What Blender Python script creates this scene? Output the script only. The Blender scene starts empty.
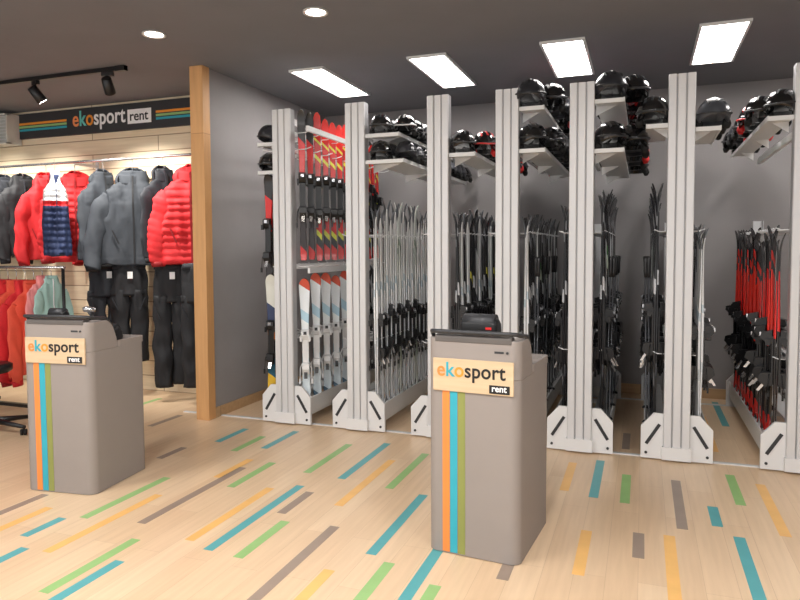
import bpy, bmesh, math, random
from mathutils import Matrix, Vector, noise
random.seed(7)
scene=bpy.context.scene
COL=scene.collection
pi=math.pi
# ------------------------------------------------------------------ materials
def lin(c):
    out=[]
    for v in c:
        v=v/255.0
        out.append(v/12.92 if v<=0.04045 else ((v+0.055)/1.055)**2.4)
    return (out[0],out[1],out[2],1)
def mat(name,col,rough=0.5,metal=0.0,var=0.06,scale=8.0,bump=0.0,bscale=60.0,emit=0.0,coat=0.0,spec=0.5):
    m=bpy.data.materials.new(name);m.use_nodes=True
    nt=m.node_tree;b=nt.nodes["Principled BSDF"]
    b.inputs["Roughness"].default_value=rough;b.inputs["Metallic"].default_value=metal
    b.inputs["Specular IOR Level"].default_value=spec
    if coat: b.inputs["Coat Weight"].default_value=coat
    c=lin(col)
    tc=nt.nodes.new("ShaderNodeTexCoord")
    n=nt.nodes.new("ShaderNodeTexNoise");n.inputs["Scale"].default_value=scale;n.inputs["Detail"].default_value=4
    nt.links.new(tc.outputs["Object"],n.inputs["Vector"])
    r=nt.nodes.new("ShaderNodeValToRGB")
    r.color_ramp.elements[0].position=0.3;r.color_ramp.elements[1].position=0.7
    r.color_ramp.elements[0].color=(c[0]*(1-var),c[1]*(1-var),c[2]*(1-var),1)
    r.color_ramp.elements[1].color=(min(1,c[0]*(1+var)),min(1,c[1]*(1+var)),min(1,c[2]*(1+var)),1)
    nt.links.new(n.outputs["Fac"],r.inputs["Fac"]);nt.links.new(r.outputs["Color"],b.inputs["Base Color"])
    if bump:
        n2=nt.nodes.new("ShaderNodeTexNoise");n2.inputs["Scale"].default_value=bscale
        nt.links.new(tc.outputs["Object"],n2.inputs["Vector"])
        bp=nt.nodes.new("ShaderNodeBump");bp.inputs["Strength"].default_value=bump;bp.inputs["Distance"].default_value=0.01
        nt.links.new(n2.outputs["Fac"],bp.inputs["Height"]);nt.links.new(bp.outputs["Normal"],b.inputs["Normal"])
    if emit:
        b.inputs["Emission Color"].default_value=c;b.inputs["Emission Strength"].default_value=emit
    return m
def wood_planks(name,c1,c2,cm,L,Hh,rot,rough,mortar=0.003,grain=0.5,plane='xy'):
    m=bpy.data.materials.new(name);m.use_nodes=True
    nt=m.node_tree;b=nt.nodes["Principled BSDF"];b.inputs["Roughness"].default_value=rough
    tc=nt.nodes.new("ShaderNodeTexCoord");mp=nt.nodes.new("ShaderNodeMapping")
    mp.inputs["Rotation"].default_value=rot
    nt.links.new(tc.outputs["Object"],mp.inputs["Vector"])
    br=nt.nodes.new("ShaderNodeTexBrick");br.offset=0.37
    br.inputs["Scale"].default_value=1.0;br.inputs["Brick Width"].default_value=L;br.inputs["Row Height"].default_value=Hh
    br.inputs["Mortar Size"].default_value=mortar;br.inputs["Mortar Smooth"].default_value=0.3
    br.inputs["Color1"].default_value=lin(c1);br.inputs["Color2"].default_value=lin(c2);br.inputs["Mortar"].default_value=lin(cm)
    nt.links.new(mp.outputs["Vector"],br.inputs["Vector"])
    mp2=nt.nodes.new("ShaderNodeMapping");mp2.inputs["Scale"].default_value=(1.5,22,22)
    nt.links.new(mp.outputs["Vector"],mp2.inputs["Vector"])
    n=nt.nodes.new("ShaderNodeTexNoise");n.inputs["Scale"].default_value=1.6;n.inputs["Detail"].default_value=6
    nt.links.new(mp2.outputs["Vector"],n.inputs["Vector"])
    r=nt.nodes.new("ShaderNodeValToRGB");r.color_ramp.elements[0].position=0.25;r.color_ramp.elements[1].position=0.75
    r.color_ramp.elements[0].color=(1-grain*0.35,1-grain*0.4,1-grain*0.5,1);r.color_ramp.elements[1].color=(1,1,1,1)
    nt.links.new(n.outputs["Fac"],r.inputs["Fac"])
    mx=nt.nodes.new("ShaderNodeMix");mx.data_type='RGBA';mx.blend_type='MULTIPLY';mx.inputs[0].default_value=1
    nt.links.new(br.outputs["Color"],mx.inputs[6]);nt.links.new(r.outputs["Color"],mx.inputs[7])
    nt.links.new(mx.outputs[2],b.inputs["Base Color"])
    return m
def ski_mat(name,stops,rough=0.25):
    m=bpy.data.materials.new(name);m.use_nodes=True
    nt=m.node_tree;b=nt.nodes["Principled BSDF"];b.inputs["Roughness"].default_value=rough
    tc=nt.nodes.new("ShaderNodeTexCoord");sp=nt.nodes.new("ShaderNodeSeparateXYZ")
    nt.links.new(tc.outputs["Generated"],sp.inputs[0])
    n=nt.nodes.new("ShaderNodeTexNoise");n.inputs["Scale"].default_value=3
    nt.links.new(tc.outputs["Object"],n.inputs["Vector"])
    ma=nt.nodes.new("ShaderNodeMath");ma.operation='MULTIPLY_ADD';ma.inputs[1].default_value=0.03
    nt.links.new(n.outputs["Fac"],ma.inputs[0])
    mb=nt.nodes.new("ShaderNodeMath");mb.operation='MULTIPLY_ADD';mb.inputs[1].default_value=0.06
    nt.links.new(sp.outputs["X"],mb.inputs[0]);nt.links.new(sp.outputs["Z"],mb.inputs[2])
    nt.links.new(mb.outputs[0],ma.inputs[2])
    r=nt.nodes.new("ShaderNodeValToRGB");r.color_ramp.interpolation='CONSTANT'
    e=r.color_ramp.elements
    e[0].position=stops[0][0];e[0].color=lin(stops[0][1])
    e[1].position=stops[1][0];e[1].color=lin(stops[1][1])
    for p,c in stops[2:]:
        x=e.new(p);x.color=lin(c)
    nt.links.new(ma.outputs[0],r.inputs["Fac"]);nt.links.new(r.outputs["Color"],b.inputs["Base Color"])
    return m
M={}
M['ceiling']=mat("ceiling_paint",(118,119,125),0.9,var=0.03,scale=3)
M['wall']=mat("grey_wall_paint",(148,145,145),0.85,var=0.04,scale=3,bump=0.05,bscale=150)
M['base']=wood_planks("baseboard_oak",(205,170,130),(195,160,120),(150,120,90),4,1,(0,0,0),0.5)
M['post']=wood_planks("post_pine",(222,172,118),(214,164,110),(180,130,80),4,1,(0,pi/2,0),0.5)
M['slat']=wood_planks("pine_slatwall",(246,230,202),(240,222,190),(170,145,115),2.4,0.16,(pi/2,0,0),0.55,mortar=0.006)
M['floor']=wood_planks("floor_planks",(231,203,170),(222,191,156),(203,172,139),1.3,0.14,(0,0,pi/2),0.30,mortar=0.0012,grain=0.35)
M['f_or']=mat("strip_orange",(236,184,108),0.38,var=0.05)
M['f_gr']=mat("strip_green",(148,188,120),0.38,var=0.05)
M['f_te']=mat("strip_teal",(86,164,168),0.38,var=0.05)
M['f_br']=mat("strip_brown",(152,134,120),0.38,var=0.05)
M['alu']=mat("aluminium",(216,216,217),0.38,metal=0.08,var=0.0)
M['groove_shade']=mat("aluminium_groove_shade",(176,176,178),0.4,metal=0.1,var=0.0)  # same aluminium toned down, shade of the column grooves put into the colour
M['white']=mat("white_enamel",(226,226,226),0.4,var=0.0)
M['shelf']=mat("shelf_metal",(220,220,219),0.45,var=0.0)
M['dkgrey']=mat("dark_grey_plastic",(48,49,52),0.45)
M['black']=mat("black_plastic",(24,24,26),0.35)
M['gloss']=mat("gloss_black_shell",(18,18,20),0.14,coat=0.8)
M['matte']=mat("satin_black_shell",(40,41,46),0.3,coat=.3)
M['mgrey']=mat("satin_grey_shell",(70,72,78),0.32,coat=.3)
M['rubber']=mat("rubber",(22,22,22),0.8)
M['chrome']=mat("chrome",(200,200,202),0.25,metal=0.9,var=0.02)
M['pole']=mat("pole_grey",(84,86,90),0.35,metal=0.4,var=0.02)
M['red']=mat("red_plastic",(210,35,35),0.4)
M['kiosk']=mat("kiosk_taupe",(146,138,133),0.6,var=0.015)
M['kiosk_d']=mat("kiosk_desk",(92,87,84),0.5,var=0.03)
M['k_or']=mat("stripe_orange",(232,138,66),0.45,var=0.03)
M['k_te']=mat("stripe_teal",(46,164,184),0.45,var=0.03)
M['k_gr']=mat("stripe_olive",(136,142,76),0.45,var=0.03)
M['plate']=wood_planks("plate_birch",(218,192,158),(212,186,152),(195,165,125),3,2,(pi/2,0,0),0.6,grain=.5)
M['t_blk']=mat("ink_black",(18,18,20),0.5)
M['t_wht']=mat("ink_white",(245,245,245),0.5)
M['t_yel']=mat("ink_amber",(236,150,50),0.5)
M['t_or']=mat("ink_orange",(246,150,90),0.5)
M['t_te']=mat("ink_teal",(110,206,196),0.5)
M['sign']=mat("sign_charcoal",(48,49,52),0.55)
M['led']=mat("led_diffuser",(255,250,246),0.5,emit=22.0,var=0.0)
M['spot']=mat("spot_lens",(255,246,232),0.5,emit=25.0,var=0.0)
M['vent']=mat("vent_white",(205,205,200),0.5)
# ------------------------------------------------------------------ mesh builder
class MB:
    def __init__(s): s.v=[];s.f=[];s.m=[];s.sm=[]
    def add(s,vs,fs,mi=0,smooth=False,T=None):
        o=len(s.v)
        for v in vs:
            v=Vector(v)
            if T is not None: v=T@v
            s.v.append(v)
        for f in fs:
            s.f.append([o+i for i in f]);s.m.append(mi);s.sm.append(smooth)
        return s
    def box(s,c,d,mi=0,T=None):
        x,y,z=c;a,b,e=d[0]/2,d[1]/2,d[2]/2
        vs=[(x-a,y-b,z-e),(x+a,y-b,z-e),(x+a,y+b,z-e),(x-a,y+b,z-e),(x-a,y-b,z+e),(x+a,y-b,z+e),(x+a,y+b,z+e),(x-a,y+b,z+e)]
        return s.add(vs,[(0,3,2,1),(4,5,6,7),(0,1,5,4),(1,2,6,5),(2,3,7,6),(3,0,4,7)],mi,False,T)
    def rings(s,rs,mi=0,smooth=True,cap=(True,True),closed=True,T=None):
        n=len(rs[0]);vs=[p for r in rs for p in r];fs=[]
        for i in range(len(rs)-1):
            for j in range(n if closed else n-1):
                k=(j+1)%n
                fs.append((i*n+j,i*n+k,(i+1)*n+k,(i+1)*n+j))
        s.add(vs,fs,mi,smooth,T)
        o=len(s.v)-len(vs)
        if cap[0]: s.f.append([o+i for i in range(n)][::-1]);s.m.append(mi);s.sm.append(False)
        if cap[1]: s.f.append([o+(len(rs)-1)*n+i for i in range(n)]);s.m.append(mi);s.sm.append(False)
        return s
    def tube(s,pts,r,mi=0,n=10,cap=True,T=None,flat=1.0):
        pts=[Vector(p) for p in pts];rs=[]
        up=None
        for i,p in enumerate(pts):
            t=(pts[min(i+1,len(pts)-1)]-pts[max(i-1,0)]).normalized()
            if up is None: up=Vector((0,0,1)) if abs(t.z)<0.9 else Vector((0,1,0))
            a=t.cross(up)
            if a.length<1e-4: a=t.cross(Vector((1,0,0)))
            a.normalize();b=t.cross(a).normalized()
            rr=r[i] if isinstance(r,(list,tuple)) else r
            rs.append([p+a*math.cos(2*pi*k/n)*rr+b*math.sin(2*pi*k/n)*rr*flat for k in range(n)])
        return s.rings(rs,mi,True,(cap,cap),True,T)
    def ext(s,poly,axis,a,b,mi=0,T=None,smooth=False):
        def P(q,w):
            if axis=='z': return (q[0],q[1],w)
            if axis=='y': return (q[0],w,q[1])
            return (w,q[0],q[1])
        return s.rings([[P(q,a) for q in poly],[P(q,b) for q in poly]],mi,smooth,(True,True),True,T)
    def mesh(s,name,mats):
        me=bpy.data.meshes.new(name);me.from_pydata([tuple(v) for v in s.v],[],s.f)
        for m in mats: me.materials.append(m)
        for i,p in enumerate(me.polygons): p.material_index=s.m[i];p.use_smooth=s.sm[i]
        bm=bmesh.new();bm.from_mesh(me);bmesh.ops.recalc_face_normals(bm,faces=bm.faces);bm.to_mesh(me);bm.free()
        me.update();return me
def obj(name,data,parent=None,loc=(0,0,0),rot=(0,0,0),bevel=0,seg=2):
    o=bpy.data.objects.new(name,data);COL.objects.link(o);o.location=loc;o.rotation_euler=rot
    if parent: o.parent=parent
    if bevel:
        b=o.modifiers.new("bevel",'BEVEL');b.width=bevel;b.segments=seg;b.limit_method='ANGLE';b.angle_limit=math.radians(40)
    return o
def root(name,label,cat,loc=(0,0,0),rot=(0,0,0),group=None,data=None):
    o=obj(name,data,None,loc,rot)
    if data is None: o.empty_display_size=0.1
    o["label"]=label;o["category"]=cat
    if group:o["group"]=group
    return o
def clone(o,parent=None):
    n=o.copy();COL.objects.link(n)
    if parent: n.parent=parent
    for c in list(o.children): clone(c,n)
    return n
class Proto:
    def __init__(s,make): s.make=make;s.o=None
    def spawn(s,loc,rot=(0,0,0),label=None,group=None,scale=None):
        if s.o is None: s.o=s.make();n=s.o
        else: n=clone(s.o)
        n.location=loc;n.rotation_euler=rot
        n.scale=scale if scale else (1,1,1)
        if label:n["label"]=label
        if group:n["group"]=group
        return n
def struct(name,mb,mats,bevel=0):
    o=obj(name,mb.mesh(name,mats),bevel=bevel);o["kind"]="structure";return o
def bake(o,name):
    bpy.context.view_layer.update()
    dg=bpy.context.evaluated_depsgraph_get()
    me=bpy.data.meshes.new_from_object(o.evaluated_get(dg));me.name=name
    return me
def text_mesh(name,parts,size,extrude=0.002,offset=0.0,space=1.0):
    cu=bpy.data.curves.new(name,'FONT');cu.body="".join(p[0] for p in parts)
    cu.size=size;cu.extrude=extrude;cu.offset=offset;cu.space_character=space;cu.align_x='LEFT'
    mats=[]
    for p in parts:
        if p[1] not in mats: mats.append(p[1]);cu.materials.append(p[1])
    i=0
    for p in parts:
        for ch in p[0]:
            cu.body_format[i].material_index=mats.index(p[1]);i+=1
    t=bpy.data.objects.new("tmp",cu);COL.objects.link(t)
    me=bake(t,name)
    bpy.data.objects.remove(t)
    xs=[v.co.x for v in me.vertices]
    return me,min(xs),max(xs)
def place_text(me,x0,x1,tx0,tx1,height_scale,name,parent,loc,rot):
    s=(tx1-tx0)/(x1-x0)
    o=obj(name,me,parent,(loc[0]+tx0-x0*s,loc[1],loc[2]),rot)
    o.scale=(s,s*height_scale,1)
    return o
# ------------------------------------------------------------------ room shell
CZ=3.1
b=MB()
b.box((-3,3.2,-0.05),(12,8.4,0.1),0)
strips=[('br',-2.58,2.85,3.84),('gr',-2.94,2.80,3.50),('or',-2.78,2.41,3.23),('gr',-2.46,2.11,2.68),('te',-2.36,2.05,2.46),('te',-3.05,2.51,2.76),('te',-2.92,2.1,2.41),('or',-3.25,2.4,2.85),('te',-2.03,2.70,3.66),('or',-2.19,2.76,3.56),('gr',-1.84,2.68,3.14),('br',-1.92,3.23,3.58),('br',-1.55,2.2,3.17),('te',-1.84,3.86,4.70),('gr',-2.11,3.89,4.58),('or',-1.66,3.44,4.33),('te',-1.24,2.93,3.77),('gr',-1.48,3.80,4.55),('gr',-1.12,2.45,2.88),('te',-.94,2.3,3.10),('or',-1.36,2.3,2.72),('gr',-2.44,3.49,4.0),('or',-2.63,3.61,4.01),('br',-3.27,3.81,4.09),('te',-2.68,4.27,4.77),('gr',-2.86,4.14,4.55),('br',-.58,2.9,3.12),('or',-.26,3.06,3.57),('or',-.44,4.13,4.7),('te',-.26,4.07,4.81),('gr',-.08,4.04,4.56),('br',0.0,3.33,3.63),('br',.22,3.76,4.55),('or',.15,2.95,3.65),('te',.40,3.86,4.15),('gr',.56,4.23,4.78),('te',.49,3.0,3.75),('or',.72,3.84,4.65),('te',.68,6.1,7.04),('or',.52,5.3,6.4),('br',-.1,5.15,5.6),('br',-3.45,2.4,3.0),('gr',-3.6,3.5,3.9),('te',-4.1,3.6,4.1),('or',-4.3,4.3,4.8),('br',-3.95,4.5,4.9),('gr',-4.6,4.9,5.4),('or',1.0,3.3,4.0),('te',1.2,3.9,4.4),('gr',.9,2.4,3.0),('or',-.7,1.6,2.3),('te',-.1,1.5,2.3),('br',-1.9,1.2,2.0),('gr',-3.9,2.2,2.9),('or',.3,1.2,2.0),('te',-3.12,4.3,4.7),('gr',-.85,2.55,2.75)]
ix={'or':1,'gr':2,'te':3,'br':4}
for c,x,y0,y1 in strips:
    b.box((x,(y0+y1)/2,0.0004),(0.056,y1-y0,0.0012),ix[c])
struct("floor",b,[M['floor'],M['f_or'],M['f_gr'],M['f_te'],M['f_br']])
struct("ceiling",MB().box((-3,3.2,CZ+0.05),(12,8.4,0.1)),[M['ceiling']])
struct("wall_back",MB().box((-0.35,7.25,CZ/2),(6.7,0.1,CZ)),[M['wall']])
struct("wall_side",MB().box((-3.65,6.06,CZ/2),(0.1,2.28,CZ)),[M['wall']])
struct("wall_right",MB().box((2.95,3.2,CZ/2),(0.1,8.0,CZ)),[M['wall']])
struct("wall_clothing",MB().box((-6.35,5.75,CZ/2),(5.3,0.1,CZ)),[M['slat']])
struct("wall_left",MB().box((-8.95,3.2,CZ/2),(0.1,8.0,CZ)),[M['wall']])
struct("trim_1",MB().box((-3.645,4.87,CZ/2),(0.135,0.1,CZ)),[M['post']],0.004)
struct("baseboard_side",MB().box((-3.592,6.05,0.045),(0.016,2.26,0.09)),[M['base']])
struct("baseboard_back",MB().box((-0.3,7.192,0.05),(6.5,0.016,0.1)),[M['base']])
struct("trim_2",MB().box((-1.2,5.02,0.004),(5.6,0.035,0.008)),[M['alu']])
struct("trim_3",MB().box((-1.2,6.9,0.004),(5.6,0.035,0.008)),[M['alu']])
# ------------------------------------------------------------------ ceiling lights
def make_panel():
    r=root("ceiling_light_panel","white rectangular recessed ceiling light panel","ceiling light",group="ceiling light panels")
    fr=MB()
    for c,d in [((0,-0.525,0),(0.34,0.02,0.02)),((0,0.525,0),(0.34,0.02,0.02)),((-0.16,0,0),(0.02,1.03,0.02)),((0.16,0,0),(0.02,1.03,0.02))]: fr.box(c,d)
    obj("light_frame",fr.mesh("light_frame",[M['white']]),r)
    obj("light_diffuser",MB().box((0,0,0.002),(0.30,1.03,0.01)).mesh("light_diffuser",[M['led']]),r)
    return r
P=Proto(make_panel)
for x,y in [(-2.80,5.77),(-1.69,5.77),(-.60,5.77),(.53,5.77),(1.65,5.77),(-3.9,1.6),(-2.2,1.2),(-.5,1.2),(1.2,1.2)]:  # last four are unseen, added to light the camera side of the room
    P.spawn((x,y,CZ-0.0105))
def make_down():
    r=root("recessed_downlight","small round white recessed downlight","ceiling light",group="round downlights")
    b=MB();n=24
    b.rings([[ (math.cos(2*pi*k/n)*rr,math.sin(2*pi*k/n)*rr,z) for k in range(n)] for rr,z in [(0.065,0.0),(0.085,0.0),(0.085,-0.01),(0.065,-0.006),(0.065,0.0)]],0,True,(False,False))
    obj("light_ring",b.mesh("light_ring",[M['white']]),r)
    obj("light_lens",MB().tube([(0,0,-0.001),(0,0,-0.005)],0.064,0,24).mesh("light_lens",[M['spot']]),r)
    return r
P=Proto(make_down)
for x,y in [(-3.40,4.02),(-2.08,4.04),(-4.6,2.6),(-1.0,2.6),(0.8,2.6)]: P.spawn((x,y,CZ-0.001))
tr=root("light_track","black ceiling track rail above the clothing wall","track light rail",(-5.65,4.6,CZ-0.0185))
obj("rail",MB().box((0,0,0),(2.9,0.035,0.035)).mesh("rail",[M['black']]),tr)
obj("feed_box",MB().box((1.40,0,0.0),(0.1,0.045,0.05)).mesh("feed_box",[M['black']]),tr)
def make_spot():
    r=root("track_spotlight","black cylindrical spotlight clipped to the ceiling track","spotlight",group="track spotlights")
    b=MB().box((0,0,-0.02),(0.10,0.034,0.036)).tube([(0,0,-0.03),(0,0,-0.10)],0.008,0,8)
    obj("mount",b.mesh("mount",[M['black']]),r)
    h=MB().tube([(0,-0.04,-0.06),(0,-0.035,-0.065),(0,0.05,-0.17),(0,0.055,-0.176)],[0.03,0.042,0.048,0.044],0,18)
    obj("lamp_head",h.mesh("lamp_head",[M['black']]),r)
    l=MB().tube([(0,0.0555,-0.177),(0,0.057,-0.179)],0.036,0,18)
    obj("lens",l.mesh("lens",[M['spot']]),r)
    return r
P=Proto(make_spot)
SP=[(-4.40,0.4),(-5.24,-0.35),(-6.1,0.1),(-6.8,0.1)]
for x,rz in SP: P.spawn((x,4.6,CZ-0.036),(0,0,rz))
# ------------------------------------------------------------------ header sign
hs=root("shop_sign_board","dark header board with striped ends above the clothing wall","sign",(-5.59,5.70,2.93))
obj("board",MB().box((0.05,-0.02,0),(2.55,0.035,0.28)).mesh("board",[M['sign']]),hs,bevel=0.003)
for x0,x1 in [(-1.22,-0.42),(0.80,1.32)]:
    for i,(z,mm) in enumerate(zip([0.035,0.0,-0.035],[M['t_yel'],M['f_gr'],M['k_te']])):
        obj("stripe",MB().box(((x0+x1)/2,-0.0385,z-0.01),(x1-x0,0.002,0.024)).mesh("stripe",[mm]),hs)
def logo_parts(dark): 
    return [("e",M['k_or'] if dark else M['t_or']),("k",M['k_te'] if dark else M['t_te']),("o",M['t_yel']),("sport",M['t_blk'] if dark else M['t_wht'])]
me,x0,x1=text_mesh("lettering",logo_parts(False),0.2,0.002,0.003,1.03)
place_text(me,x0,x1,-0.33,0.40,1.2,"lettering",hs,(0,-0.040,-0.05),(pi/2,0,0))
obj("rent_box",MB().box((0.585,-0.0395,-0.002),(0.31,0.004,0.15)).mesh("rent_box",[M['t_wht']]),hs)
me,x0,x1=text_mesh("rent_lettering",[("rent",M['t_blk'])],0.16,0.001,0.002)
place_text(me,x0,x1,0.465,0.705,1.0,"rent_lettering",hs,(0,-0.0430,-0.045),(pi/2,0,0))
ac=root("air_vent_unit","white louvred ventilation unit mounted high on the wall","air vent",(-7.0,5.5,2.72))
b=MB().box((0,0.12,0.17),(0.56,0.14,0.34))
for c,d in [((0,0.03,0.012),(0.56,0.06,0.024)),((0,0.03,0.328),(0.56,0.06,0.024)),((-0.27,0.03,0.17),(0.02,0.06,0.34)),((0.27,0.03,0.17),(0.02,0.06,0.34))]: b.box(c,d)
obj("housing",b.mesh("housing",[M['vent']]),ac,bevel=0.004)
b=MB()
for i in range(8):
    b.ext([(0.0,0.04+i*0.037),(0.045,0.055+i*0.037),(0.045,0.06+i*0.037),(0.0,0.045+i*0.037)],'x',-0.26,0.26)
obj("louver",b.mesh("louver",[M['shelf']]),ac)
# ------------------------------------------------------------------ kiosks
def kiosk(loc,label,rz=0,D=0.56,sc=1.0):
    r=root("checkout_kiosk",label,"kiosk",loc,(0,0,rz),group="taupe self-service kiosks");r.scale=(sc,sc,1)
    w=0.465
    def foot(x0,x1,y0,y1,rr,n=8):
        pts=[]
        for cx,cy,a0 in [(x1-rr,y0+rr,-pi/2),(x1-rr,y1-rr,0),(x0+rr,y1-rr,pi/2),(x0+rr,y0+rr,pi)]:
            for k in range(n+1):
                a=a0+pi/2*k/n;pts.append((cx+rr*math.cos(a),cy+rr*math.sin(a)))
        return pts
    YS=0.24;RR=0.050
    fp=foot(0,w,0,D,RR,16)
    body=obj("body",MB().ext(fp,'z',0.004,0.885).mesh("body",[M['kiosk']]),r)
    b=MB();fo=foot(0,w,YS,D,0.035);fi=foot(0.02,w-0.02,YS+.02,D-0.02,0.02)
    b.rings([[(x,y,0.885) for x,y in fo],[(x,y,0.925) for x,y in fo],[(x,y,0.925) for x,y in fi],[(x,y,0.895) for x,y in fi]],0,False,(True,True))
    obj("ledge_tray",b.mesh("ledge_tray",[M['kiosk']]),r)
    prof=[(0.0,0.885),(0.0,1.070),(0.14,1.070),(0.165,1.064),(0.19,1.048),(0.21,1.02),(0.225,0.985),(YS,0.94),(YS,0.885)]
    ta=obj("tmpa",MB().ext(prof,'x',0.0,w).mesh("ta",[M['kiosk']]))
    tb=obj("tmpb",MB().ext(foot(0,w,0,YS+.08,RR,16),'z',0.8,1.2).mesh("tb",[M['kiosk']]))
    mo=ta.modifiers.new("b",'BOOLEAN');mo.operation='INTERSECT';mo.object=tb;mo.solver='EXACT'
    hm=bake(ta,"head_box");bpy.data.objects.remove(ta);bpy.data.objects.remove(tb)
    obj("head_box",hm,r,bevel=0.004)
    b=MB()
    b.ext([(-0.003,1.052),(-0.003,1.080),(0.008,1.087),(0.03,1.089),(0.05,1.085),(0.06,1.068)],'x',0.04,w-.04,0)
    obj("top_fascia",b.mesh("top_fascia",[M['kiosk_d']]),r,bevel=0.004)
    b=MB();xe=w-0.010
    b.tube([(0.010,0.06,1.07),(0.010,0.040,1.094),(0.020,0.012,1.102),(0.050,-0.004,1.104),(xe-0.050,-0.004,1.104),(xe-0.012,0.012,1.102),(xe,0.040,1.096),(xe,0.08,1.090),(xe,0.15,1.080),(xe,0.21,1.03)],0.0105,0,10)
    obj("handle_rail",b.mesh("handle_rail",[M['dkgrey']]),r)
    for x,mm in zip([0.078,0.118,0.158],[M['k_or'],M['k_te'],M['k_gr']]):
        obj("stripe",MB().box((x+0.0195,-0.0008,0.42),(0.037,0.002,0.82)).mesh("stripe",[mm]),r)
    p=obj("logo_plate",MB().box((0.235,-0.0045,0.893),(0.405,0.011,0.160)).mesh("logo_plate",[M['plate']]),r,bevel=0.003)
    me,x0,x1=text_mesh("lettering",logo_parts(True),0.12,0.001,0.0018,1.03)
    place_text(me,x0,x1,0.056,0.40,1.08,"lettering",p,(0,-0.0112,0.888),(pi/2,0,0))
    obj("rent_box",MB().box((0.370,-0.011,0.840),(0.100,0.003,0.040)).mesh("rent_box",[M['t_blk']]),p,bevel=0.003)
    me,x0,x1=text_mesh("rent_lettering",[("rent",M['t_wht'])],0.05,0.001,0.001)
    place_text(me,x0,x1,0.334,0.406,1.0,"rent_lettering",p,(0,-0.0128,0.831),(pi/2,0,0))
    obj("lock",MB().tube([(0.405,-0.000,1.015),(0.405,-0.005,1.015)],0.006,0,12).mesh("lock",[M['dkgrey']]),r)
    obj("name_tag",MB().box((0.365,-0.0008,1.015),(0.045,0.002,0.010)).mesh("name_tag",[M['dkgrey']]),r)
    return r
kiosk((-0.99,3.08,0),"taupe grey kiosk with wooden logo plate and three vertical stripes",-0.09,0.60)
kiosk((-3.63,3.02,0),"taupe grey kiosk with wooden logo plate beside the clothing area",0.12,0.52,1.06)
def printer(loc,rz,label,s=1.0):
    r=root("label_printer",label,"printer",loc,(0,0,rz));r.scale=(s,s,s)
    b=MB()
    b.ext([(0.0,0.0),(0.10,0.0),(0.11,0.03),(0.10,0.075),(0.065,0.105),(0.02,0.10),(0.0,0.07)],'x',-0.10,0.10)
    obj("housing",b.mesh("housing",[M['black']]),r,bevel=0.022,seg=4)
    obj("roll_cover",MB().tube([(-0.085,0.05,0.075),(0.085,0.05,0.075)],0.045,0,20).mesh("roll_cover",[M['dkgrey']]),r)
    obj("button",MB().box((0.06,-0.001,0.05),(0.03,0.006,0.012)).mesh("button",[M['red']]),r)
    return r
printer((-0.75,3.125,1.0705),-0.1,"black rounded printer with red button standing on the kiosk",.95)
printer((-3.46,3.12,1.0705),0.1,"black rounded printer standing on the kiosk desk",0.62)
printer((-3.39,3.42,0.8955),0.12,"black printer sitting in the kiosk rear ledge",1.0)
printer((-0.66,3.41,0.8955),-0.1,"black printer sitting in the kiosk rear ledge",0.85)
sc=root("handheld_scanner","silver and black handheld scanner standing on the kiosk","scanner",(-3.25,3.19,1.0705),(0,0,0.5));sc.scale=(.7,.7,.7)
obj("grip",MB().tube([(0,0,0.0),(0.02,0,0.04),(0.0,0,0.08)],[0.03,0.016,0.02],0,12).mesh("grip",[M['dkgrey']]),sc)
obj("scanner_head",MB().tube([(-0.05,0,0.095),(-0.02,0,0.10),(0.05,0,0.09)],[0.02,0.03,0.02],0,12).mesh("scanner_head",[M['chrome']]),sc)
# ------------------------------------------------------------------ skis
def ski_mesh(L,mats,ws=0.72):
    b=MB();rs=[]
    for t in [i/25 for i in range(22)]+[.88,.90,.92,.94,.96,.975,.987,.995,1.0]:
        w=0.036+0.013*max(0,(0.45-t)/0.45)**1.7+0.020*max(0,(t-0.45)/0.43)**1.7 if t<0.93 else 0.060*math.sqrt(max(0.0,1-((t-0.93)/0.0705)**2))
        if t<0.03: w*=0.75+0.25*t/0.03
        w=max(w,0.006)*ws
        y=0.0
        if t>0.90: y=-0.030*((t-0.90)/0.10)**2
        if t<0.05: y=-0.008*((0.05-t)/0.05)**2
        th=0.006+0.010*math.exp(-((t-0.47)/0.22)**2)
        z=t*L
        rs.append([(-w,y-0.003,z),(w,y-0.003,z),(w,y-0.003-th*0.5,z),(w*0.85,y-0.003-th,z),(-w*0.85,y-0.003-th,z),(-w,y-0.003-th*0.5,z)])
    b.rings(rs,0,False)
    me=b.mesh("ski",mats)
    for p in me.polygons:
        if p.normal.y>0.6: p.material_index=1
    return me
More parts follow.
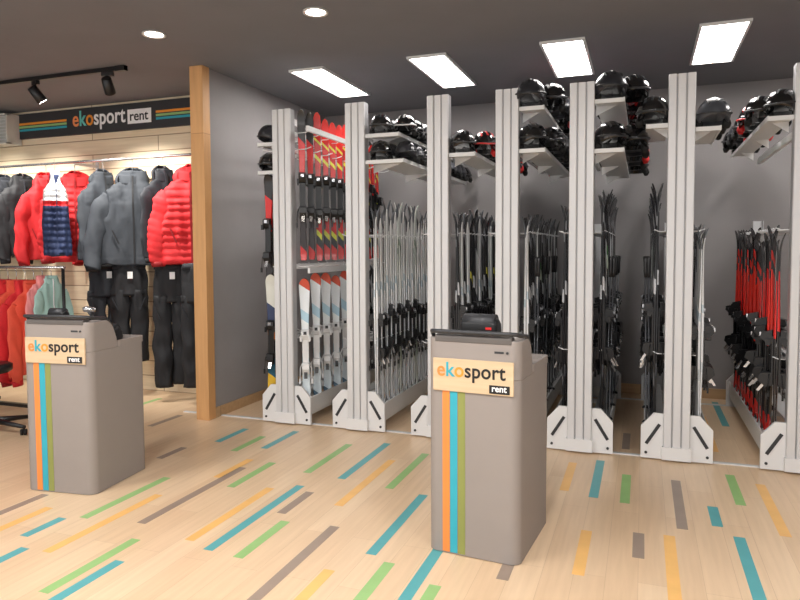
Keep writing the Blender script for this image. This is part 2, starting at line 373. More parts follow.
def binding_mesh(L,m1,m2,k=.85):
    b=MB();z=L*0.25+random.uniform(0,.14);y=-0.018
    b.box((0,y-0.004,z+0.15),(0.05,0.01,0.34),0)
    b.ext([(y-0.008,z-0.02),(y-0.03*k,z-0.03),(y-0.062*k,z+0.015),(y-0.055*k,z+0.06),(y-0.028*k,z+0.07),(y-0.008,z+0.07)],'x',-0.030,0.030,0)
    b.ext([(y-0.045*k,z-0.01),(y-0.070*k,z-0.06),(y-0.058*k,z-0.065),(y-0.03*k,z-0.01)],'x',-0.014,0.014,1)
    b.ext([(y-0.008,z+0.27),(y-0.035*k,z+0.28),(y-0.058*k,z+0.31),(y-0.05*k,z+0.345),(y-0.008,z+0.36)],'x',-0.032,0.032,0)
    b.box((-0.037,y-0.032,z+0.28),(0.016,0.03,0.045),0);b.box((0.037,y-0.032,z+0.28),(0.016,0.03,0.045),0)
    b.box((0,y-0.057*k,z+0.33),(0.026,0.01,0.026),1)
    for s in (-1,1):
        b.tube([(s*0.03,y-0.02,z+0.06),(s*0.048,y-0.022,z+0.02),(s*0.052,y-0.03,z-0.08)],0.0035,0,6)
        b.box((s*0.052,y-0.03,z-0.09),(0.014,0.012,0.04),0)
    return b.mesh("ski_binding",[m1,m2])
MATS={
 'white':ski_mat("ski_white",[(0,(60,62,66)),(0.04,(238,240,242)),(0.33,(210,216,220)),(0.38,(240,242,244)),(0.62,(200,214,222)),(0.66,(242,244,244)),(0.97,(120,124,130))]),
 'pale':ski_mat("ski_pale_green",[(0,(225,228,220)),(0.2,(206,218,200)),(0.36,(235,238,234)),(0.7,(216,222,214)),(0.8,(150,166,150)),(0.83,(232,236,230))]),
 'blue':ski_mat("ski_ice_blue",[(0,(90,120,140)),(0.08,(226,238,244)),(0.30,(160,206,224)),(0.42,(236,242,244)),(0.70,(180,216,232)),(0.78,(236,242,246)),(0.97,(216,90,70))]),
 'redy':ski_mat("ski_red_yellow",[(0,(205,34,30)),(0.14,(24,22,22)),(0.2,(214,216,60)),(0.24,(205,34,30)),(0.4,(24,22,22)),(0.5,(220,220,70)),(0.52,(24,22,22)),(0.6,(205,34,30)),(0.72,(220,220,70)),(0.75,(205,34,30)),(0.84,(224,222,80)),(0.86,(210,40,34))]),
 'reda':ski_mat("ski_red_black",[(0,(200,36,32)),(0.12,(40,30,30)),(0.34,(28,26,26)),(0.56,(214,36,34)),(0.84,(40,38,38))]),
 'redt':ski_mat("ski_black_red",[(0,(26,26,28)),(0.05,(216,44,36)),(0.14,(26,26,28)),(0.50,(228,52,40)),(0.82,(60,60,62)),(0.86,(222,50,42)),(0.90,(44,42,44))]),
 'yel':ski_mat("ski_yellow_black",[(0,(24,24,24)),(0.2,(200,190,70)),(0.24,(30,30,30)),(0.7,(206,196,80)),(0.74,(30,30,32))]),
 'blk':ski_mat("ski_black",[(0,(30,31,34)),(0.25,(80,82,86)),(0.3,(28,28,31)),(0.62,(190,192,195)),(0.68,(34,34,36)),(0.9,(150,152,156)),(0.94,(40,40,44))]),
 'grn':ski_mat("ski_black_green",[(0,(24,26,28)),(0.24,(100,160,80)),(0.3,(28,30,32)),(0.7,(190,204,186)),(0.76,(60,110,60)),(0.80,(40,42,44))]),
 'gry':ski_mat("ski_grey",[(0,(90,92,96)),(0.2,(206,208,210)),(0.45,(90,92,96)),(0.6,(216,218,220)),(0.85,(80,82,86))]),
 'mix':ski_mat("ski_graphic",[(0,(40,60,90)),(0.12,(220,180,60)),(0.25,(40,90,110)),(0.4,(30,30,36)),(0.55,(200,120,60)),(0.65,(60,70,100)),(0.8,(220,220,210))]),
}
LAB={'white':"pair of white alpine skis with dark bindings standing in rack",'pale':"pair of pale green and white skis standing in rack",'blue':"pair of ice blue and white skis with coral tips in rack",'redy':"pair of red skis with yellow markings standing in rack",'reda':"pair of red and black skis with black bindings in rack",'redt':"pair of slim bright red skis with chunky black bindings",'yel':"pair of black skis with yellow bands standing in rack",'blk':"pair of black skis with black bindings standing in rack",'grn':"pair of black skis with green accents standing in rack",'gry':"pair of grey skis with black bindings standing in rack",'mix':"pair of multicoloured patterned skis standing in rack"}
protos={}
def ski_pair(kind,L,bind='black',ws=.72,bk=.82):
    key=(kind,L,bind,ws,bk)
    if key not in protos:
        def mk():
            r=root("ski_pair",LAB[kind],"skis",group="ski pairs in the rental racks")
            me=ski_mesh(L,[MATS[kind],M['black'] if kind not in ('redt','gry') else MATS[kind]],ws);bm_=binding_mesh(L,M['black'] if bind=='black' else M['white'],M['chrome'] if bind=='black' else M['dkgrey'],bk)
            for rz in (0,pi):
                s=obj("ski",me,r,(0,0,0),(0,0,rz));obj("ski_binding",bm_,s)
            return r
        protos[key]=Proto(mk)
    return protos[key]
# ------------------------------------------------------------------ helmets
def make_helmet(matk,accent,label):
    def mk():
        n=28;b=MB();rs=[]
        for i in range(11):
            t=i/10;ring=[]
            for k in range(n):
                th=2*pi*k/n
                fr=max(0,-math.sin(th))
                pm=math.radians(120-24*fr)
                ph=0.02+(pm-0.02)*t
                x=0.108*math.sin(ph)*math.cos(th);y=0.132*math.sin(ph)*math.sin(th);z=0.118*math.cos(ph)
                ring.append((x,y,z))
            rs.append(ring)
        rs.append([(p[0]*0.88,p[1]*0.9,p[2]+0.004) for p in rs[-1]])
        rs.append([(p[0]*0.8,p[1]*0.8,p[2]+0.03) for p in rs[-2]])
        b.rings(rs,0,True,(True,True))
        r=root("ski_helmet",label,"helmet",group="ski helmets on the rack shelves",data=b.mesh("ski_helmet",[M[matk]]))
        for sx in (-1,0,1):
            v=MB();pts=[]
            for j in range(9):
                a=math.radians(-52+104*j/8);yy=0.132*math.sin(a)*(1 if sx==0 else .9);xx=sx*0.048
                zz=0.118*math.sqrt(max(0,1-(xx/0.108)**2-(yy/0.132)**2))
                pts.append([(xx-.008,yy,zz-.004+sx*.003),(xx+.008,yy,zz-.004-sx*.003),(xx+.008,yy,zz+.003-sx*.003),(xx-.008,yy,zz+.003+sx*.003)])
            v.rings(pts,0,False)
            obj("vent_insert",v.mesh("vent_insert",[M[accent]]),r)
        br=MB()
        pts=[(0.112*math.cos(a),0.137*math.sin(a),-0.006+0.012*abs(math.cos(a))) for a in [pi+0.1+(pi-0.2)*k/16 for k in range(17)]]
        br.tube(pts,0.007,0,6)
        obj("brim",br.mesh("brim",[M[accent if accent in('red','shelf') else 'dkgrey']]),r)
        e=MB().tube([(0,-0.012,-0.065),(0,0,-0.04),(0,0.012,0.0)],[0.018,0.03,0.02],0,10).mesh("ear_pad",[M['red'] if accent=='red' else M['rubber']])
        obj("ear_pad",e,r,(-0.090,0.01,-0.02));obj("ear_pad",e,r,(0.090,0.01,-0.02))
        return r
    return mk
HP=[Proto(make_helmet('gloss','dkgrey',"glossy black ski helmet resting on a rack shelf")),
    Proto(make_helmet('matte','black',"satin black ski helmet resting on a rack shelf")),
    Proto(make_helmet('gloss','red',"glossy black ski helmet with red vents on a shelf")),
    Proto(make_helmet('gloss','shelf',"glossy black ski helmet with white vents on a shelf")),
    Proto(make_helmet('mgrey','black',"satin grey ski helmet resting on a rack shelf"))]
HW=[0.40,0.24,0.26,0.07,0.03]
HWG=[0.35,0.4,0.04,0.06,0.15]
# ------------------------------------------------------------------ racks
RY0,RY1=4.93,6.95
def col_mesh():
    b=MB()
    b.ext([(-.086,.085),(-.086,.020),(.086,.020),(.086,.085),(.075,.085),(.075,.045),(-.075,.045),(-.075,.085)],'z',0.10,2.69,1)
    for s in (-1,1):
        b.ext([(s*.086,.020),(s*.086,.006),(s*.082,0.0),(s*.038,0.0),(s*.034,.006),(s*.034,.020)],'z',0.10,2.69,0)
    b.ext([(-.026,.020),(-.026,.009),(-.022,.004),(.022,.004),(.026,.009),(.026,.020)],'z',0.10,2.69,0)
    return b.mesh("upright_column",[M['alu'],M['groove_shade']])
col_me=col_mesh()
rear_me=MB().ext([(-.043,.085),(-.043,0),(.043,0),(.043,.085),(.036,.085),(.036,.02),(-.036,.02),(-.036,.085)],'z',0.10,1.75).mesh("rear_upright",[M['alu']])
def foot_mesh():
    b=MB()
    b.ext([(-.235,.010),(-.235,.24),(-.150,.335),(.150,.335),(.235,.24),(.235,.010)],'y',0.027,0.052,0)
    b.box((0,0.0095,0.060),(0.19,0.035,0.09),0)
    for s in (-1,1):
        T=Matrix.Translation((s*0.155,0.025,0.185))@Matrix.Rotation(s*-0.55,4,'Y')
        b.box((0,0,0),(0.022,0.006,0.17),1,T)
        b.tube([(s*0.20,0.028,0.05),(s*0.20,0.020,0.05)],0.010,1,8)
    return b.mesh("foot_plate",[M['white'],M['dkgrey']])
FOOT=foot_mesh()
def rail_mesh(name,xs,z,n,pl,mt,th=.03):
    b=MB();ln=RY1-RY0
    for x in xs: b.box((x,ln/2,z),(0.03,ln-0.08,th))
    for x in xs:
        s=1 if x>0 else -1
        for i in range(n):
            y=0.10+i*(ln-0.2)/(n-1)
            b.tube([(x,y,z),(x+s*pl*0.7,y,z),(x+s*pl,y,z+0.015)],0.004,0,6)
    return b.mesh(name,[mt])
RAIL_LO=rail_mesh("ski_rail",(-.045,.045),0.75,18,0.12,M['alu'])
RAIL_HI=rail_mesh("ski_rail",(-.045,.045),1.62,18,0.12,M['alu'],.02)
R1_RAILS=[rail_mesh("ski_rail",(-.045,.045),z,10,0.19,M['white'],.04) for z in (1.36,2.36,2.50)]
def base_mesh():
    b=MB();ln=RY1-RY0
    for x in (-.19,.19): b.box((x,ln/2,0.105),(0.03,ln-0.06,0.05))
    for y in (0.15,0.7,1.3,ln-0.15): b.box((0,y,0.108),(0.38,0.05,0.03))
    for x in (-.125,.125): b.box((x,ln/2,0.162),(0.13,ln-0.10,0.014))
    for x in (-.208,.208): b.box((x,ln/2,0.17),(0.010,ln-0.06,0.13))
    return b.mesh("base_frame",[M['shelf']])
BASE=base_mesh()
def caster_mesh():
    b=MB().tube([(-0.014,0,0.03),(0.014,0,0.03)],0.0295,0,16)
    b.box((-0.018,0,0.055),(0.004,0.03,0.07),1);b.box((0.018,0,0.055),(0.004,0.03,0.07),1);b.box((0,0,0.088),(0.04,0.04,0.008),1)
    return b.mesh("caster",[M['rubber'],M['chrome']])
CAST=caster_mesh()
def shelf_mesh(w,z,side,ln=1.98):
    b=MB();x0=0.085*side;x1=(0.085+w)*side
    xa,xb=min(x0,x1),max(x0,x1)
    b.box(((xa+xb)/2,ln/2+0.03,z-0.006),(xb-xa,ln,0.012))
    b.box((x1,ln/2+0.03,z-0.006),(0.008,ln,0.03))
    b.box(((xa+xb)/2,0.03,z-0.010),(xb-xa,0.012,0.03))
    for y in ((0.2,ln*.5,ln*.9) if ln>1 else (.15,)):
        b.ext([(x0,z-0.08),(x0,z-0.012),(x1*0.8,z-0.012)],'y',y-0.004,y+0.004)
    return b.mesh("helmet_shelf",[M['shelf']])
def rack(x,label,shelves=(),first=False):
    r=root("mobile_ski_rack",label,"ski rack",(x,RY0,0),group="mobile ski racks")
    obj("upright_column",col_me,r)
    obj("rear_upright",rear_me,r,(0,RY1-RY0,0),(0,0,pi))
    obj("foot_plate",FOOT,r);obj("foot_plate",FOOT,r,(0,RY1-RY0,0),(0,0,pi))
    obj("base_frame",BASE,r)
    obj("ski_rail",RAIL_LO,r)
    if first:
        for m_ in R1_RAILS: obj("ski_rail",m_,r)
        obj("holder_post",MB().box((.235,1.12,1.32),(.035,.03,2.4)).box((.14,1.12,2.50),(.19,.03,.035)).box((.14,1.12,1.30),(.19,.03,.035)).mesh("holder_post",[M['white']]),r)
        for z in (1.33,2.52): obj("holder_bar",MB().box((.235,.58,z),(.02,1.1,.045)).mesh("holder_bar",[M['white']]),r)
    else: obj("ski_rail",RAIL_HI,r)
    for cx in (-.15,.15):
        for cy in (0.10,RY1-RY0-0.10): obj("caster",CAST,r,(cx,cy,0))
    for s in shelves: obj("helmet_shelf",shelf_mesh(s[1],s[2],s[0],s[3] if len(s)>3 else 1.98),r)
    obj("top_beam",MB().box((0,(RY1-RY0)/2,2.30 if not first else 2.62),(.03,RY1-RY0-.1,.05)).mesh("top_beam",[M['shelf']]),r)
    return r
RX=[-2.88,-2.20,-1.50,-.96,-.42,.24,1.0]
RACKS=[
 (RX[0],"grey metal ski rack holding red and ice blue skis",[(-1,.16,2.18,.35),(-1,.16,2.42,.35)]),
 (RX[1],"grey metal ski rack with white skis and helmet shelves",[(1,.32,2.22),(1,.28,2.43)]),
 (RX[2],"grey metal ski rack with dark skis and helmets",[(1,.20,2.24)]),
 (RX[3],"grey metal ski rack with black skis and two helmet shelves",[(1,.19,2.24),(1,.18,2.55)]),
 (RX[4],"grey metal ski rack with slim black skis and two helmet shelves",[(1,.20,2.21),(1,.20,2.56)]),
 (RX[5],"grey metal ski rack with helmet shelves on both sides",[(-1,.14,2.36,.7),(1,.16,2.32,.7)]),
 (RX[6],"grey metal ski rack with red and black skis",[(-1,.15,2.36,1.9)])]
for i,(x,l,s) in enumerate(RACKS): rack(x,l,s,first=(i==0))
def helmets(x,side,w,z,n,y0=0.12,dy=0.245,sc=1.0,out=0.02,zz=0.0,hw=HW):
    for i in range(n):
        p=random.choices(HP,hw)[0]
        s=sc*(0.98+0.05*random.random())
        rz=random.uniform(-0.3,0.3)+0.3*side
        ox=(-zz if i%2==0 else zz)
        p.spawn((x+side*(0.085+w/2+out+ox)+random.uniform(-.006,.006),RY0+y0+i*dy,z+0.0852*s+0.001),(0,0,rz),scale=(s,s,s))
helmets(RX[0],-1,.16,2.18,1,0.14,sc=.85);helmets(RX[0],-1,.16,2.42,1,0.14,sc=.85)
helmets(RX[1],1,.32,2.22,20,0.08,dy=.10,sc=.80,zz=.09,out=.05,hw=HWG)
helmets(RX[1],1,.28,2.43,20,0.08,dy=.10,sc=.80,zz=.09,out=.06,hw=HWG)
helmets(RX[2],1,.20,2.24,13,dy=.15,out=.06,zz=.07,sc=.90,y0=.08)
helmets(RX[3],1,.19,2.24,11,dy=.18,zz=.065,out=.05,sc=.98);helmets(RX[3],1,.18,2.55,11,dy=.18,zz=.065,out=.05,sc=1.02,y0=.08)
helmets(RX[4],1,.20,2.21,12,dy=.165,sc=1.0,zz=.08,out=.08,y0=.1);helmets(RX[4],1,.20,2.56,12,dy=.165,sc=1.02,zz=.08,out=.08,y0=.08)
helmets(RX[5],-1,.14,2.36,3,dy=.25,out=.03,sc=.98,y0=.08);helmets(RX[5],1,.16,2.32,3,dy=.25,out=.03,sc=.98,y0=.08)
helmets(RX[6],-1,.15,2.36,11,dy=.17,sc=.94,zz=.05,out=.03,y0=.1)
H90=pi/2
def fill(x,side,kinds,L,z0=0.17,n=16,y0=0.12,dy=0.12,off=0.125,yaw=H90,bind='black',tilt=0.004,ws=.72,zz=0.0,yj=.08,bk=.82):
    for i in range(n):
        k=random.choice(kinds);l=random.choice(L)
        y=RY0+y0+i*dy
        z=z0+(random.uniform(0.002,0.02) if z0<0.3 else random.uniform(0,0.03))
        o_=off+(zz if i%2 else -zz)
        ski_pair(k,l,bind,ws,bk).spawn((x+side*o_,y,z),(random.uniform(-tilt,tilt),-side*0.008+random.uniform(-.003,.003),yaw+random.uniform(-yj,yj)))
fill(RX[0],1,['redy','redy','reda'],[1.28,1.32],z0=1.40,n=7,dy=0.15,y0=.12,yaw=0.46,off=.14,ws=.60)
fill(RX[0],1,['blue'],[1.08,1.12],n=5,y0=.14,dy=0.205,yaw=0.46,bind='white',ws=.80,off=.14,yj=.04)
fill(RX[0],1,['blk','reda','gry'],[1.12,1.16],n=6,y0=1.22,dy=0.12,off=.135,ws=.66)
fill(RX[0],1,['redy','reda'],[1.2,1.26],z0=1.40,n=6,dy=0.12,y0=1.22,off=.135,ws=.6)
fill(RX[0],-1,['blk','reda'],[1.0],z0=1.15,n=3,dy=0.15,y0=.1,off=.19,yaw=.1)
fill(RX[0],-1,['mix'],[1.12],n=2,dy=0.15,y0=.09,off=.175,yaw=.2,ws=.9)
fill(RX[1],1,['white','white','pale','white','white'],[1.66,1.70,1.74],ws=.60,n=17,dy=.112,off=.135,yaw=H90+.1,bk=.8)
fill(RX[2],1,['blk','yel','blk','white','gry'],[1.62,1.66,1.6],ws=.62,n=19,dy=.1,off=.135,yaw=H90,bk=.9)
fill(RX[3],1,['blk','white','grn','gry'],[1.56,1.6],ws=.62,n=19,dy=.1,off=.135,yaw=H90,bk=.9)
fill(RX[4],1,['blk','grn','gry','blk'],[1.72,1.78,1.66],n=20,ws=.60,y0=.12,dy=.095,off=.15,yaw=H90-.1,bk=1.2)
fill(RX[4],-1,['blk'],[1.66],n=8,ws=.66)
fill(RX[5],-1,['blk','gry','blk','grn'],[1.72,1.78,1.66],ws=.60,n=20,y0=.12,dy=.095,off=.15,yaw=H90+.1,bk=1.2)
fill(RX[5],1,['blk','gry','white'],[1.46,1.5],ws=.62,n=20,y0=.12,dy=.095,off=.15,bk=1.2)
fill(RX[6],-1,['redt','redt','reda'],[1.42,1.48,1.38],ws=.60,n=20,y0=.12,dy=.095,off=.15,yaw=H90-.45,zz=.01,yj=.2,bk=1.4)
def mk_pole():
    r=root("ski_pole_pair","pair of slim grey ski poles standing in rack","ski poles",group="ski poles in the racks")
    for dx in (-.012,.012):
        p=obj("pole",MB().tube([(dx,0,0),(dx,0,.03),(dx,0,1.2)],[.003,.005,.0065],0,8).mesh("pole",[M['pole']]),r)
        obj("grip",MB().tube([(dx,0,1.12),(dx,0,1.16),(dx,-.004,1.22),(dx,0,1.26),(dx,0,1.27)],[.012,.014,.013,.018,.012],0,10).mesh("grip",[M['black']]),p)
        obj("basket",MB().tube([(dx,0,.06),(dx,0,.075)],[.03,.018],0,10).mesh("basket",[M['black']]),p)
    return r
PP=Proto(mk_pole)
for x,s,n in [(RX[4],1,3),(RX[5],-1,2),(RX[3],1,3)]:
    for i in range(n): PP.spawn((x+s*.190,RY0+.165+i*.475,.172),(random.uniform(-.01,.01),s*.02,random.uniform(-.5,.5)))
# ------------------------------------------------------------------ clothing
def fabric(name,c,rough=0.75,var=0.12): return mat(name,c,rough,var=var,scale=5,bump=0.3,bscale=18)
FB={'red':fabric("fabric_red",(208,36,42)),'dred':fabric("fabric_scarlet",(150,22,28)),'grey':fabric("fabric_slate",(48,53,60)),'char':fabric("fabric_charcoal",(34,37,44)),'navy':fabric("fabric_navy",(34,48,84)),'black':fabric("fabric_black",(24,25,29)),'teal':fabric("fabric_sage",(150,184,178)),'pink':fabric("fabric_pink",(226,140,140)),'oran':fabric("fabric_coral",(222,80,56)),'white':fabric("fabric_white",(228,230,232)),'lgrey':fabric("fabric_light_grey",(150,152,156))}
def interp(tab,z):
    for i in range(len(tab)-1):
        if tab[i][0]<=z<=tab[i+1][0]:
            t=(z-tab[i][0])/(tab[i+1][0]-tab[i][0]);t=t*t*(3-2*t)
            return [a+(c-a)*t for a,c in zip(tab[i][1:],tab[i+1][1:])]
    return list(tab[-1][1:])
TOR=[(0,.275,.060),(.06,.280,.065),(.35,.258,.070),(.6,.245,.072),(.70,.220,.070),(.76,.165,.062),(.82,.10,.056),(.92,.09,.050)]
def garment(name,label,cat,loc,rz,main,acc,scale=1.0,puffer=False,sleeves=True,hood=True,seed=0,thin=1.0,group=None,bands=None,sx=1.0,flare=.12,detail=None):
    r=root(name,label,cat,loc,(0,0,rz),group=group);r.scale=(sx,1,1)
    rg=random.Random(seed*13+5)
    mats=[FB[main],FB[acc]]
    da=FB[detail] if detail else FB[acc]
    def disp(p,amp=0.018):
        n=noise.noise(Vector((p[0]*5+seed*3.1,p[1]*5,p[2]*3.2)));n2=noise.noise(Vector((p[0]*16+seed,p[1]*14,p[2]*4)))
        n3=1-abs(noise.noise(Vector((p[0]*9+seed*2,p[1]*3,p[2]*2.5+p[0]*5))))*2.8
        return (n*amp+n2*amp*0.8+n3*amp*1.0)
    N=56;b=MB();rs=[];H=60 if not puffer else 100
    for i in range(H+1):
        z=.92*i/H;w,d=interp(TOR,z);q=1.0;qd=1.0
        if puffer and z<.8:
            ph_=abs(math.sin(pi*z/.07+noise.noise(Vector((z*9,seed,0)))*.5));q=0.97+0.035*ph_;qd=.90+.16*ph_
        if not puffer and (abs(z-.62)<.012 or abs(z-.08)<.010): q=.972
        ring=[]
        for k in range(N):
            a=2*pi*k/N;cx,sy=math.cos(a),math.sin(a)
            x=w*q*math.copysign(abs(cx)**.85,cx);y=d*q*qd*1.02*math.copysign(abs(sy)**.85,sy)*thin
            dd=disp((x,y,z));x+=cx*dd;y+=sy*dd*1.6*thin
            zz=z+ (0.02*noise.noise(Vector((cx*2,sy*2,seed))) if i<3 else 0)
            ring.append((x*scale,y*scale,zz*scale))
        rs.append(ring)
    b.rings(rs,0,True,(True,True))
    if bands:
        me=b.mesh("torso",[FB[main]]+[FB[x[2]] for x in bands])
        for p in me.polygons:
            zc=p.center.z/scale
            for j,(za,zb,_) in enumerate(bands):
                if za<=zc<zb: p.material_index=j+1
    else: me=b.mesh("torso",mats)
    obj("torso",me,r)
    if sleeves:
        for s in (-1,1):
            fl=flare*rg.uniform(.6,1.3);bend=rg.uniform(-.12,.02);ln=rg.uniform(.68,.76)
            b=MB();rs=[];S=34 if not puffer else 60
            def path(t): return (s*(.190+fl*math.sin(min(1,t*1.1)*pi/2)-.02*t*t),-.015+bend*t*t,.69-ln*t)
            for i in range(S+1):
                t=i/S
                cx,cy,cz=path(t)
                ra=(.074*(1-t)+.056*t)
                if t<.12: ra*=.55+.45*t/.12
                if puffer: ra*=0.95+0.08*abs(math.sin(pi*t*10))
                ring=[]
                for k in range(20):
                    a=2*pi*k/20
                    x=cx+math.cos(a)*ra;y=cy+math.sin(a)*ra*.62*thin;z=cz+math.cos(a)*ra*s*.45
                    dd=disp((x+s*2,y,z*1.6),.014)
                    ring.append(((x+math.cos(a)*dd)*scale,(y+math.sin(a)*dd*thin)*scale,z*scale))
                rs.append(ring)
            b.rings(rs,0,True)
            sl=obj("sleeve",b.mesh("sleeve",mats),r)
            e0=Vector(path(.97))*scale;e1=Vector(path(1.04))*scale
            obj("cuff",MB().tube([e0,e1],[.056*scale,.047*scale],0,16,flat=.65*max(thin,.6)).mesh("cuff",[FB[acc]]),sl)
    if hood:
        b=MB();rs=[]
        for i in range(13):
            t=i/12;z=.79+.17*t;ring=[]
            ww=.120*math.sqrt(max(0.02,1-(t*1.02-.25)**2/.62));dd_=.070*math.sqrt(max(0.02,1-(t*1.02-.25)**2/.62))
            for k in range(17):
                a=math.radians(-35+250*k/16)
                x=ww*math.cos(a);y=.03+dd_*math.sin(a)*thin
                x+=disp((x,y,z+5),.02)*math.cos(a);ring.append((x*scale,y*scale,z*scale))
            rs.append(ring)
        b.rings(rs,0,True,(False,False),closed=False)
        h=obj("hood",b.mesh("hood",mats),r)
        so=h.modifiers.new("solid",'SOLIDIFY');so.thickness=.014*scale
    b=MB();rs=[]
    for z,k in [(.81,1.1),(.88,1.12),(.905,1.05),(.88,.92)]:
        rs.append([(.095*k*math.cos(2*pi*j/24)*scale,.060*k*math.sin(2*pi*j/24)*scale*thin,(z+(.02*math.sin(2*pi*j/24)))*scale) for j in range(24)])
    b.rings(rs,0,True,(False,False));obj("collar",b.mesh("collar",[FB[main]]),r)
    b=MB();zs=[.01+.86*i/30 for i in range(31)];L_=[]
    for z in zs:
        w,d=interp(TOR,z);dd=disp((0,-d*1.02*thin,z));L_.append(((d*1.04+dd*1.6)*thin+.005))
    rs=[[(-.007*scale,-y*scale,z*scale),(.007*scale,-y*scale,z*scale),(.007*scale,(-y-.006)*scale,z*scale),(-.007*scale,(-y-.006)*scale,z*scale)] for z,y in zip(zs,L_)]
    b.rings(rs,0,False);obj("zipper",b.mesh("zipper",[da]),r)
    if cat=="jacket":
        for s in (-1,1):
            T=Matrix.Translation((s*.14*scale,-(.098*thin+.004)*scale,.27*scale))@Matrix.Rotation(s*.35,4,'Y')@Matrix.Rotation(s*.18,4,'Z')
            obj("pocket_zip",MB().box((0,0,0),(.009*scale,.014,.14*scale),0,T).mesh("pocket_zip",[da]),r)
        T=Matrix.Translation((.10*scale,-.135*scale,.50*scale))@Matrix.Rotation(.2,4,'Y')
        obj("price_tag",MB().box((0,0,0),(.05,.002,.08),0,T).mesh("price_tag",[M['white']]),r)
    b=MB();pts=[(0,0,.86*scale)]+[(0,0,.98*scale)]
    for k in range(9):
        a=-pi/2+pi*1.2*k/8
        pts.append((0,.022*math.cos(a)-.0,1.03*scale+.022*math.sin(a)+.0))
    b.tube(pts,.0035,0,6);b.tube([(-.15*scale,0,.76*scale),(0,0,.85*scale),(.15*scale,0,.76*scale)],.008,0,6)
    obj("hanger",b.mesh("hanger",[M['chrome']]),r)
    return r
def trousers(label,loc,rz,m,acc,L=1.15,seed=0):
    r=root("ski_trousers",label,"trousers",loc,(0,0,rz),group="ski trousers on the lower rail")
    def nz(x,y,z): return noise.noise(Vector((x*7+seed,y*7,z*4)))*.030
    b=MB();N=28;rs=[]
    for i in range(13):
        t=i/12;z=L-(L*.30)*t;w=.155+.025*t;d=.045+.025*t
        rs.append([(w*math.cos(a)+nz(math.cos(a),0,z)*math.cos(a),d*math.sin(a)+nz(0,math.sin(a),z),z) for a in [2*pi*k/N for k in range(N)]])
    b.rings(rs,0,True);obj("waist_section",b.mesh("waist_section",[FB[m]]),r)
    for s in (-1,1):
        b=MB();rs=[]
        for i in range(27):
            t=i/26;z=L*.76*(1-t)+(.02 if s>0 else 0)*t;cx=s*(.090-.012*t);w=.090-.004*t-(.01 if t<.1 else 0);d=.056+.004*t
            rs.append([(cx+w*math.cos(a)+nz(s+math.cos(a),3,z*1.5)*math.cos(a),d*math.sin(a)+.02*s*t+nz(s,math.sin(a),z*1.5)*math.sin(a),z) for a in [2*pi*k/22 for k in range(22)]])
        b.rings(rs,0,True);obj("trouser_leg",b.mesh("trouser_leg",[FB[m]]),r)
        T=Matrix.Translation((s*.13,-.075,L*.62))@Matrix.Rotation(s*.4,4,'Y')
        obj("pocket_zip",MB().box((0,0,0),(.008,.012,.14),0,T).mesh("pocket_zip",[FB[acc]]),r)
    obj("waistband",MB().rings([[ (.16*math.cos(2*pi*k/24),.055*math.sin(2*pi*k/24),z) for k in range(24)] for z in (L-.03,L+.025)],0,True).mesh("waistband",[FB[acc]]),r)
    obj("tag",MB().box((.02,-.080,L-.09),(.05,.002,.07)).mesh("tag",[M['white']]),r)
    obj("hanger",MB().tube([(-.15,0,L+.03),(.15,0,L+.03)],.008,0,6).tube([(0,0,L+.03),(0,0,L+.11)],.004,0,6).mesh("hanger",[M['chrome']]),r)
    return r
def wall_rail(x0,x1,y,z,label):
    r=root("hanging_rail",label,"clothes rail",((x0+x1)/2,5.70,z));w=(x1-x0)/2
    obj("bar",MB().tube([(-w,y-5.70,0),(w,y-5.70,0)],.014,0,12).mesh("bar",[M['chrome']]),r)
    for sx in (-w+.1,0,w-.1):
        obj("bracket",MB().box((sx,(y-5.70)/2,-.012),(.02,5.70-y,.03)).box((sx,-.006,-.02),(.04,.010,.12)).mesh("bracket",[M['white']]),r)
    return r
UZ=2.44;UY=5.38
wall_rail(-7.3,-3.95,UY,UZ,"chrome hanging rail fixed to the pine wall")
wall_rail(-5.6,-3.95,UY,1.46,"lower chrome hanging rail fixed to the pine wall")
JG="ski jackets on the upper rail"
JH=1.045
def jk(x,rz,main,acc,label,s=1.0,dy=0,**k):
    return garment("ski_jacket",label,"jacket",(x,UY+dy,UZ-JH*s),rz,main,acc,s,group=JG,**k)
jk(-7.15,1.25,'char','black',"dark charcoal ski jacket hanging on the rail",.94,seed=1,flare=.06,thin=.8)
jk(-6.88,1.25,'black','lgrey',"black ski jacket hanging on the rail",.94,seed=2,flare=.06,thin=.8)
jk(-6.62,1.2,'char','black',"dark charcoal ski jacket hanging on the rail",.94,seed=11,flare=.06,thin=.8)
jk(-6.36,1.1,'black','char',"black ski jacket hanging beside the red one",.94,seed=3,flare=.06,thin=.8)
jk(-6.02,1.0,'red','dred',"bright red ski jacket hanging behind another red jacket",.98,seed=14,flare=.10,thin=.8)
jk(-5.62,.75,'red','dred',"bright red quilted ski jacket with hood on hanger",1.0,seed=4,sx=1.14,puffer=True)
jk(-5.24,1.15,'grey','black',"slate ski jacket hanging between red and grey jackets",.98,seed=15,flare=.06,thin=.7)
jk(-4.86,.70,'grey','black',"slate grey ski jacket with hood and white tag",1.03,seed=5,sx=1.18,detail='black')
jk(-4.50,1.3,'char','black',"charcoal ski jacket hanging behind the slate grey one",.97,seed=9,flare=.06,dy=.04,thin=.6)
jk(-4.14,.50,'red','dred',"bright red quilted ski jacket hanging beside the wooden post",1.02,seed=6,sx=1.16,puffer=True)
garment("puffer_vest","navy puffer vest with white shoulders and red band","vest",(-5.46,4.98,1.46),.9,'navy','navy',.90,puffer=True,sleeves=False,hood=False,seed=7,bands=[(.60,.95,'white'),(.54,.60,'red')],sx=.50,thin=1.3)
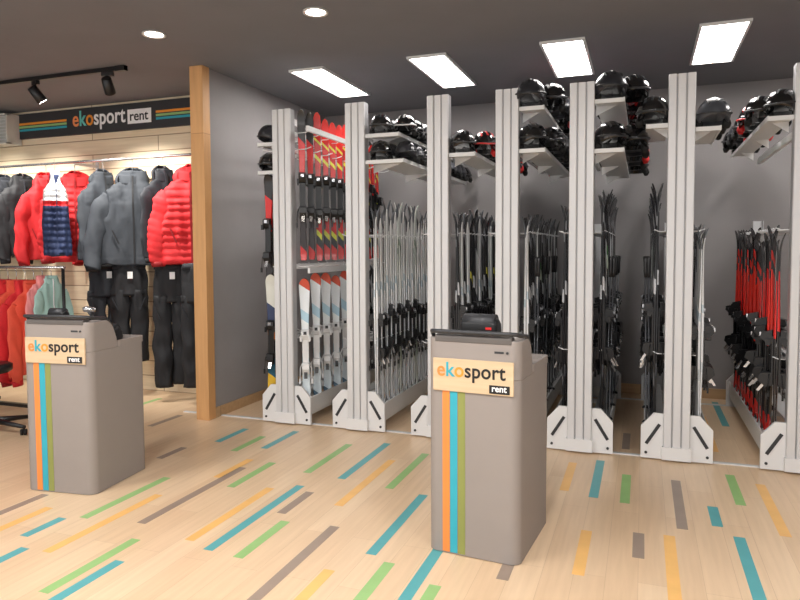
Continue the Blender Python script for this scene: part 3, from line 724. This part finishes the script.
for xx,rzz,lb,mm,LL,sd in [(-4.06,.5,"black insulated ski trousers on a hanger",'black',1.18,1),(-4.40,.6,"black ski trousers with white tag hanging on rail",'black',1.2,3),(-4.92,.6,"black ski trousers with white tag hanging on rail",'black',1.0,5),(-5.22,.9,"dark charcoal ski trousers hanging on rail",'char',1.05,8)]:
    trousers(lb,(xx,5.36,1.46-LL-.11),rzz,mm,'char' if mm=='black' else 'black',L=LL,seed=sd)
gr=root("rolling_garment_rack","low black rolling garment rack with coloured fleeces","clothes rack",(-5.35,4.45,0))
obj("bar",MB().tube([(-.55,0,1.36),(.55,0,1.36)],.013,0,12).mesh("bar",[M['chrome']]),gr)
for sx in (-.53,.53):
    obj("upright_post",MB().tube([(sx,0,.09),(sx,0,1.36)],.014,0,10).mesh("upright_post",[M['black']]),gr)
    obj("foot_bar",MB().box((sx,0,.085),(.04,.36,.03)).mesh("foot_bar",[M['black']]),gr,bevel=.006)
    for sy in (-.16,.16): obj("caster",CAST,gr,(sx,sy,-.0),(0,0,.4),).scale=(.8,.8,.76)
obj("base_bar",MB().box((0,0,.085),(1.0,.04,.03)).mesh("base_bar",[M['black']]),gr)
cols=[('dred','red'),('red','red'),('oran','dred'),('red','dred'),('oran','dred'),('red','dred'),('oran','red'),('pink','white'),('teal','white')]
for i,(m,a) in enumerate(cols):
    nm={'red':"red",'dred':"scarlet",'oran':"coral",'lgrey':"light grey",'teal':"sage green",'pink':"pale pink"}[m]
    last=i>6
    sc_=.58 if last else .92
    garment("fleece_top",nm+" fleece top hanging on the low rolling rack","fleece top",(-5.80+i*.105,4.45,1.36-1.045*sc_),pi/2-.15,m,a,sc_,sleeves=True,hood=False,seed=20+i,thin=.5,flare=.06,group="fleece tops on the rolling rack")
st=root("swivel_stool","black swivel stool with five-arm castered base","stool",(-5.06,3.92,0))
obj("seat",MB().tube([(0,0,.50),(0,0,.52),(0,0,.565),(0,0,.58)],[.13,.155,.155,.13],0,28).mesh("seat",[M['black']]),st)
obj("gas_column",MB().tube([(0,0,.07),(0,0,.28),(0,0,.281),(0,0,.50)],[.028,.028,.016,.016],0,14).mesh("gas_column",[M['dkgrey']]),st)
b=MB()
for k in range(5):
    a=2*pi*k/5+.05
    b.tube([(0,0,.10),(math.cos(a)*.33,math.sin(a)*.33,.068)],[.028,.016],0,8)
obj("star_base",b.mesh("star_base",[M['black']]),st)
for k in range(5):
    a=2*pi*k/5+.05
    c_=obj("caster",MB().tube([(-.022,0,.026),(-.004,0,.026)],.0255,0,16).tube([(.004,0,.026),(.022,0,.026)],.0255,0,16).tube([(0,0,.026),(0,0,.06)],.007,0,8).mesh("caster",[M['rubber']]),st,(math.cos(a)*.32,math.sin(a)*.32,0),(0,0,a+.6))
# ------------------------------------------------------------------ lights
def area(name,loc,sx,sy,power,col=(1,.98,.96),rot=(0,0,0)):
    l=bpy.data.lights.new(name,'AREA');l.shape='RECTANGLE';l.size=sx;l.size_y=sy;l.energy=power;l.color=col
    o=bpy.data.objects.new(name,l);COL.objects.link(o);o.location=loc;o.rotation_euler=rot;return o
for i,(x,y) in enumerate([(-3.9,1.6),(-2.2,1.2),(-.5,1.2),(1.2,1.2)]): area("fill_lamp",(x,y,CZ-.03),.3,1.0,36)  # added fill lamps below the unseen panels, brighten the foreground
for x,rz in SP:
    l=bpy.data.lights.new("spot_lamp",'SPOT');l.energy=140;l.spot_size=math.radians(85);l.spot_blend=.7;l.color=(1,.95,.88);l.shadow_soft_size=.04
    o=bpy.data.objects.new("spot_lamp",l);COL.objects.link(o);o.location=(x,4.66,CZ-.25);o.rotation_euler=(math.radians(38),0,rz)
w=bpy.data.worlds.new("world");scene.world=w;w.use_nodes=True
w.node_tree.nodes["Background"].inputs[0].default_value=(1,.995,.99,1);w.node_tree.nodes["Background"].inputs[1].default_value=1.42
# ------------------------------------------------------------------ camera
F=659.0
R=Matrix.Rotation(math.radians(20.2),3,'Z')@Matrix.Rotation(math.radians(87),3,'X')@Matrix.Rotation(math.radians(-0.3),3,'Z')
cam=bpy.data.cameras.new("camera");o=bpy.data.objects.new("camera",cam);COL.objects.link(o)
o.matrix_world=Matrix.Translation((0,0,1.5))@R.to_4x4();cam.lens=F/800*36;cam.shift_y=-15.5/800;cam.clip_start=.05
scene.camera=o
scene.view_settings.view_transform='Standard'
